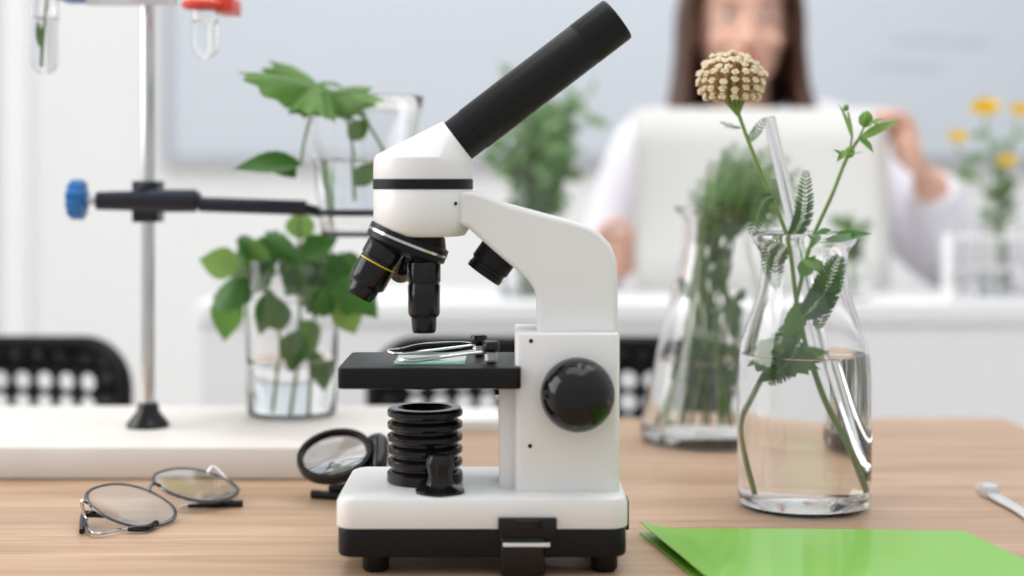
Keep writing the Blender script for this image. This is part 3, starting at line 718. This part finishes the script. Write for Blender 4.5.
# ---------------------------------------------------------------- magnifier
mg=empty('magnifying_glass',tuple(TP(345,497)),'round folding magnifier with black rim standing on the table','magnifying glass')
c=W(335,456,1.19);nv=Vector((-.10,-.50,.86)).normalized();u=Vector((.93,.25,.34));u=(u-nv*u.dot(nv)).normalized();v=nv.cross(u)
a=MB(M_blackg)
N_=56;Rr=.0275
R_=[]
for (dr,dn) in((.0,-.0035),(.0035,-.0035),(.0042,0),(.0035,.0035),(.0,.0035),(-.0012,0)):
    R_.append([c+u*((Rr-.003+dr)*math.cos(t*2*math.pi/N_))+v*((Rr-.003+dr)*math.sin(t*2*math.pi/N_))+nv*dn for t in range(N_)])
a.rings(R_,closed=True)
a.build('rim',mg)
a=MB(M_mag);a.lathe([(0,-.0028),(.012,-.0022),(.0236,-.0006),(.0236,.0006),(.012,.0022),(0,.0028)],c,nv,n=48);a.build('lens',mg)
a=MB(M_blackg)
a.sweep([c+u*.027,c+u*.035+Vector((0,0,-.001)),W(379,466,1.18),W(372,478,1.18),W(350,486,1.185),W(330,489,1.19)],[.0050,.0070,.0060,.0045,.003,.003],12,k=5)
a.sweep([hz((312,498),.003),hz((345,500),.003),hz((380,498),.003)],.0032,10,k=3)
a.sweep([W(374,466,1.18),hz((377,497),.003)],[.005,.004],10)
a.build('folding_stand',mg)
# ---------------------------------------------------------------- person
pe=empty('person',(.371,2.66,0),'seated woman in white lab coat holding up a white sheet','person')
hx,hy,cz=.371,2.60,1.136
b=MB(M_skin)
lv=[(-.004,.016,-.070,-.035),(.004,.030,-.079,.0),(.018,.045,-.082,.03),(.035,.056,-.083,.062),(.055,.065,-.083,.080),(.08,.071,-.082,.090),(.105,.074,-.079,.097),(.125,.076,-.081,.100),(.15,.0765,-.082,.100),(.175,.072,-.074,.096),(.195,.060,-.058,.080),(.210,.042,-.036,.056),(.219,.018,-.010,.026)]
R_=[]
for z_,w_,f_,bk in lv:
    cy=(f_+bk)/2;dy=(bk-f_)/2
    R_.append([(hx+w_*math.cos(t*math.pi/16)*(1-.08*max(0,-math.sin(t*math.pi/16))),hy+cy+dy*math.sin(t*math.pi/16),cz+z_) for t in range(32)])
b.rings(R_)
b.sweep([(hx,hy-.080,cz+.108),(hx,hy-.092,cz+.085),(hx,hy-.101,cz+.070),(hx,hy-.088,cz+.064)],[.006,.007,.0095,.006],10,k=3)
for sx in(-1,1):
    b.ell((hx+sx*.011,hy-.088,cz+.068),(.007,.008,.006));b.ell((hx+sx*.076,hy+.008,cz+.095),(.007,.016,.030))
    b.ell((hx+sx*.040,hy-.068,cz+.072),(.018,.012,.016))
    b.ell((hx+sx*.028,hy-.080,cz+.125),(.020,.006,.006))
b.ell((hx,hy-.082,cz+.045),(.023,.008,.011));b.ell((hx,hy-.078,cz+.010),(.018,.01,.012))
b.sweep([(hx,hy+.02,cz+.05),(hx,hy+.03,cz-.02),(hx,hy+.05,cz-.07)],[.052,.050,.062],20,k=4)
def torso(mb,g):
    T_=[(1.075,.070,.060),(1.06,.150,.072),(1.03,.185,.085),(.97,.175,.098),(.88,.155,.100),(.78,.140,.092),(.70,.140,.095),(.62,.165,.110),(.53,.180,.120),(.47,.175,.120)]
    mb.rings([[(hx+(w_+g)*math.cos(t*math.pi/16),2.66+(d_+g)*math.sin(t*math.pi/16),z_) for t in range(32)] for z_,w_,d_ in T_])
torso(b,0)
LS=(hx-.150,2.65,1.035);LE=(.155,2.660,.862);LW=(.142,2.480,.866)
RS=(hx+.165,2.65,1.045);RE=(.705,2.585,.865);RW=(.640,2.462,.990)
b.sweep([(hx-.10,2.66,1.05),LS,LE,LW],[.05,.048,.036,.026],16,k=6)
b.sweep([(hx+.10,2.66,1.05),RS,RE,RW],[.05,.048,.036,.026],16,k=6)
for sx in(-1,1):
    b.sweep([(hx+sx*.09,2.66,.53),(hx+sx*.10,2.62,.52),(hx+sx*.11,2.40,.525),(hx+sx*.11,2.33,.50),(hx+sx*.11,2.33,.30),(hx+sx*.11,2.35,.09)],[.08,.085,.07,.055,.048,.035],14,k=5)
    b.sweep([(hx+sx*.11,2.36,.07),(hx+sx*.11,2.33,.05)],[.035,.03],12)
def hand(mb,wr,pc,fd,pn,thumbdir):
    wr=Vector(wr);pc=Vector(pc);fd=Vector(fd).normalized();pn=Vector(pn);pn=(pn-fd*pn.dot(fd)).normalized();sd=fd.cross(pn)
    if sd.dot(Vector(thumbdir))<0: sd=-sd
    mb.sweep([wr,wr.lerp(pc,.5),pc,pc+fd*.035],[.026,.030,.036,.034],14,k=3,asp=.45,up=tuple(pn))
    for i,(off,ln) in enumerate(((.028,.066),(.010,.074),(-.009,.068),(-.026,.054))):
        b0=pc+fd*.028+sd*off
        k1=b0+fd*ln*.40+sd*off*.15;k2=k1+fd*ln*.22+pn*ln*.24;k3=k2+fd*ln*.02+pn*ln*.30
        mb.sweep([b0,k1,k2,k3],[.0092,.0088,.0080,.0066],10,k=3)
        mb.ell(k3,(.0064,.0064,.0064))
    t0=pc-fd*.02+sd*.025;t1_=t0+sd*.022+fd*.022+pn*.012;t2_=t1_+fd*.028+pn*.012+sd*.002
    mb.sweep([t0,t1_,t2_],[.012,.0105,.0085],10,k=4);mb.ell(t2_,(.008,.008,.008))
SHY=2.425
hand(b,RW,(.606,2.440,1.022),(-.30,.02,.95),(-.9,-.25,-.2),(0,-1,0))
hand(b,LW,(.156,2.458,.868),(.80,.08,.30),(.0,-1,0),(0,-.2,1))
b.build('body',pe,remesh=.0045)
for sx in(-1,1):
    a=MB(M_eye,M_iris)
    a.ell((hx+sx*.031,hy-.0745,cz+.111),(.0125,.007,.0055),0);a.ell((hx+sx*.031,hy-.0800,cz+.110),(.0052,.0025,.0048),1)
    a.build('eye',pe)
    a=MB(M_hair);a.sweep([(hx+sx*.014,hy-.0875,cz+.128),(hx+sx*.032,hy-.087,cz+.133),(hx+sx*.052,hy-.076,cz+.128)],[.002,.003,.0015],8,k=4)
    a.build('eyebrow',pe)
a=MB(M_lip);a.sweep([(hx-.022,hy-.086,cz+.044),(hx-.008,hy-.0915,cz+.049),(hx,hy-.092,cz+.047),(hx+.008,hy-.0915,cz+.049),(hx+.022,hy-.086,cz+.044)],[.001,.0035,.0035,.001],8,k=4)
a.sweep([(hx-.018,hy-.087,cz+.042),(hx,hy-.092,cz+.039),(hx+.018,hy-.087,cz+.042)],[.001,.004,.001],8,k=5);a.build('lips',pe)
h=MB(M_hair)
hl=[(.02,.085,.02,.115),(.06,.087,.015,.12),(.10,.088,.0,.122),(.135,.088,-.025,.122),(.16,.087,-.055,.121),(.185,.083,-.075,.112),(.207,.072,-.066,.095),(.223,.052,-.045,.070),(.233,.024,-.015,.035)]
R_=[]
for z_,w_,f_,bk in hl:
    cy=(f_+bk)/2;dy=(bk-f_)/2
    R_.append([(hx+w_*math.cos(t*math.pi/16),hy+cy+dy*math.sin(t*math.pi/16),cz+z_) for t in range(32)])
h.rings(R_)
for sx in(-1,1):
    for i in range(7):
        y_=-.050+.024*i
        h.sweep([(hx+sx*.012,hy-.045+.012*i,cz+.222),(hx+sx*(.064),hy+y_-.012,cz+.190),(hx+sx*.087,hy+y_,cz+.13),(hx+sx*.090,hy+y_,cz+.06),(hx+sx*(.094),hy+y_+.004,cz-.0),(hx+sx*(.104),hy+y_-.01,cz-.06),(hx+sx*.096,hy+y_-.015,cz-.14)],[.012,.014,.010,.010,.013,.016,.008],10,k=4,asp=1)
for i in range(9):
    h.sweep([(hx-.07+.0175*i,hy+.10,cz+.15),(hx-.08+.02*i,hy+.115,cz+.03),(hx-.09+.0225*i,hy+.13,cz-.08),(hx-.08+.02*i,hy+.135,cz-.18)],[.02,.022,.02,.01],10,k=4)
h.build('hair',pe,remesh=.005)
a=MB(M_coat);torso(a,.012)
a.sweep([(hx-.09,2.66,1.050),LS,LE,Vector(LE).lerp(Vector(LW),.8)],[.058,.058,.050,.040],18,k=6)
a.sweep([(hx+.09,2.66,1.055),RS,RE,Vector(RE).lerp(Vector(RW),.86)],[.062,.064,.058,.042],18,k=6)
for sx in(-1,1): a.sweep([(hx+sx*.065,2.70,1.10),(hx+sx*.07,2.62,1.09),(hx+sx*.05,2.575,1.02),(hx+sx*.01,2.548,.93)],[.012,.014,.018,.01],10,k=5)
a.build('lab_coat',pe,remesh=.006)
a=MB(M_pink);a.sweep([(hx-.035,2.590,1.075),(hx,2.555,1.0),(hx,2.552,.93)],[.02,.03,.01],12,k=4);a.sweep([(hx+.035,2.590,1.075),(hx,2.555,1.0)],[.02,.03],12,k=4);a.build('shirt',pe)
a=MB(M_pants)
for sx in(-1,1):
    a.sweep([(hx+sx*.09,2.66,.53),(hx+sx*.10,2.62,.525),(hx+sx*.11,2.40,.525),(hx+sx*.11,2.33,.50),(hx+sx*.11,2.33,.30),(hx+sx*.11,2.35,.10)],[.09,.095,.08,.063,.056,.045],14,k=5)
a.build('trousers',pe)
for sx in(-1,1):
    a=MB(M_blackg);a.rbox(hx+sx*.11-.04,hx+sx*.11+.04,2.265,2.40,0,.085,.035,.02);a.build('shoe',pe)
sto=empty('stool',(hx,2.67,0),'simple round stool with a dark seat','stool')
a=MB(M_black);a.lathe([(0,0),(.17,0),(.18,.01),(.18,.03),(.16,.045),(0,.045)],(hx,2.68,.405),n=40);a.build('seat',sto)
for sx in(-1,1):
    for sy in(-1,1): a=MB(M_steel);a.sweep([(hx+sx*.11,2.68+sy*.11,.404),(hx+sx*.15,2.68+sy*.15,0)],.011,10);a.build('leg',sto)
a=MB(M_paper);x0,x1=X(634,SHY),X(888,SHY);zt_=Z(108,SHY)
pts=[];n=14
for i in range(n+1):
    for j in range(6):
        u=i/n;v=j/5
        pts.append((x0+(x1-x0)*u,SHY+.012*math.sin(u*math.pi)-.02*(1-v),DZ+.002+(zt_-DZ-.002)*v))
fs=[(i*6+j,(i+1)*6+j,(i+1)*6+j+1,i*6+j+1) for i in range(n) for j in range(5)]
a.add(pts,fs);a.build('paper_sheet',None,'large blank white sheet held upright by the woman','paper',solid=.0015)
# ---------------------------------------------------------------- lights, world, camera
def area(name,loc,tgt,sx,sy,pw,col=(1,1,1)):
    l=bpy.data.lights.new(name,'AREA');l.shape='RECTANGLE';l.size=sx;l.size_y=sy;l.energy=pw;l.color=col
    o=bpy.data.objects.new(name,l);COL.objects.link(o);o.location=loc;d=Vector(tgt)-Vector(loc);o.rotation_euler=d.to_track_quat('-Z','Y').to_euler()
area('window_light',(-2.4,1.2,1.9),(0,1.2,.9),2.2,1.8,48,(1,.99,.98))
area('ceiling_light',(.2,1.4,2.9),(0,1.5,0),2.4,1.8,29)
area('rear_fill_light',(.3,2.9,2.8),(.3,3.6,.8),2.4,1.0,17)  # added fill, no real fixture: brightens the white desk and back wall
w=bpy.data.worlds.new('World');bpy.context.scene.world=w;w.use_nodes=True
nt=w.node_tree;bg=nt.nodes['Background'];tc=nt.nodes.new('ShaderNodeTexCoord');sp=nt.nodes.new('ShaderNodeSeparateXYZ');rp=nt.nodes.new('ShaderNodeValToRGB')
nt.links.new(tc.outputs['Generated'],sp.inputs[0]);nt.links.new(sp.outputs['Z'],rp.inputs[0]);nt.links.new(rp.outputs[0],bg.inputs[0])
rp.color_ramp.elements[0].position=0;rp.color_ramp.elements[0].color=(.72,.72,.73,1);rp.color_ramp.elements[1].position=.6;rp.color_ramp.elements[1].color=(.97,.98,1,1)
bg.inputs[1].default_value=.83
cam=bpy.data.cameras.new('camera');co=bpy.data.objects.new('camera',cam);COL.objects.link(co)
co.location=(0,0,CZ);co.rotation_euler=(math.pi/2,0,0);cam.sensor_width=36;cam.lens=56.25;cam.shift_y=-108/1024
cam.dof.use_dof=True;cam.dof.focus_distance=1.045;cam.dof.aperture_fstop=3.1;cam.clip_start=.02
bpy.context.scene.camera=co
bpy.context.scene.view_settings.view_transform='Standard'
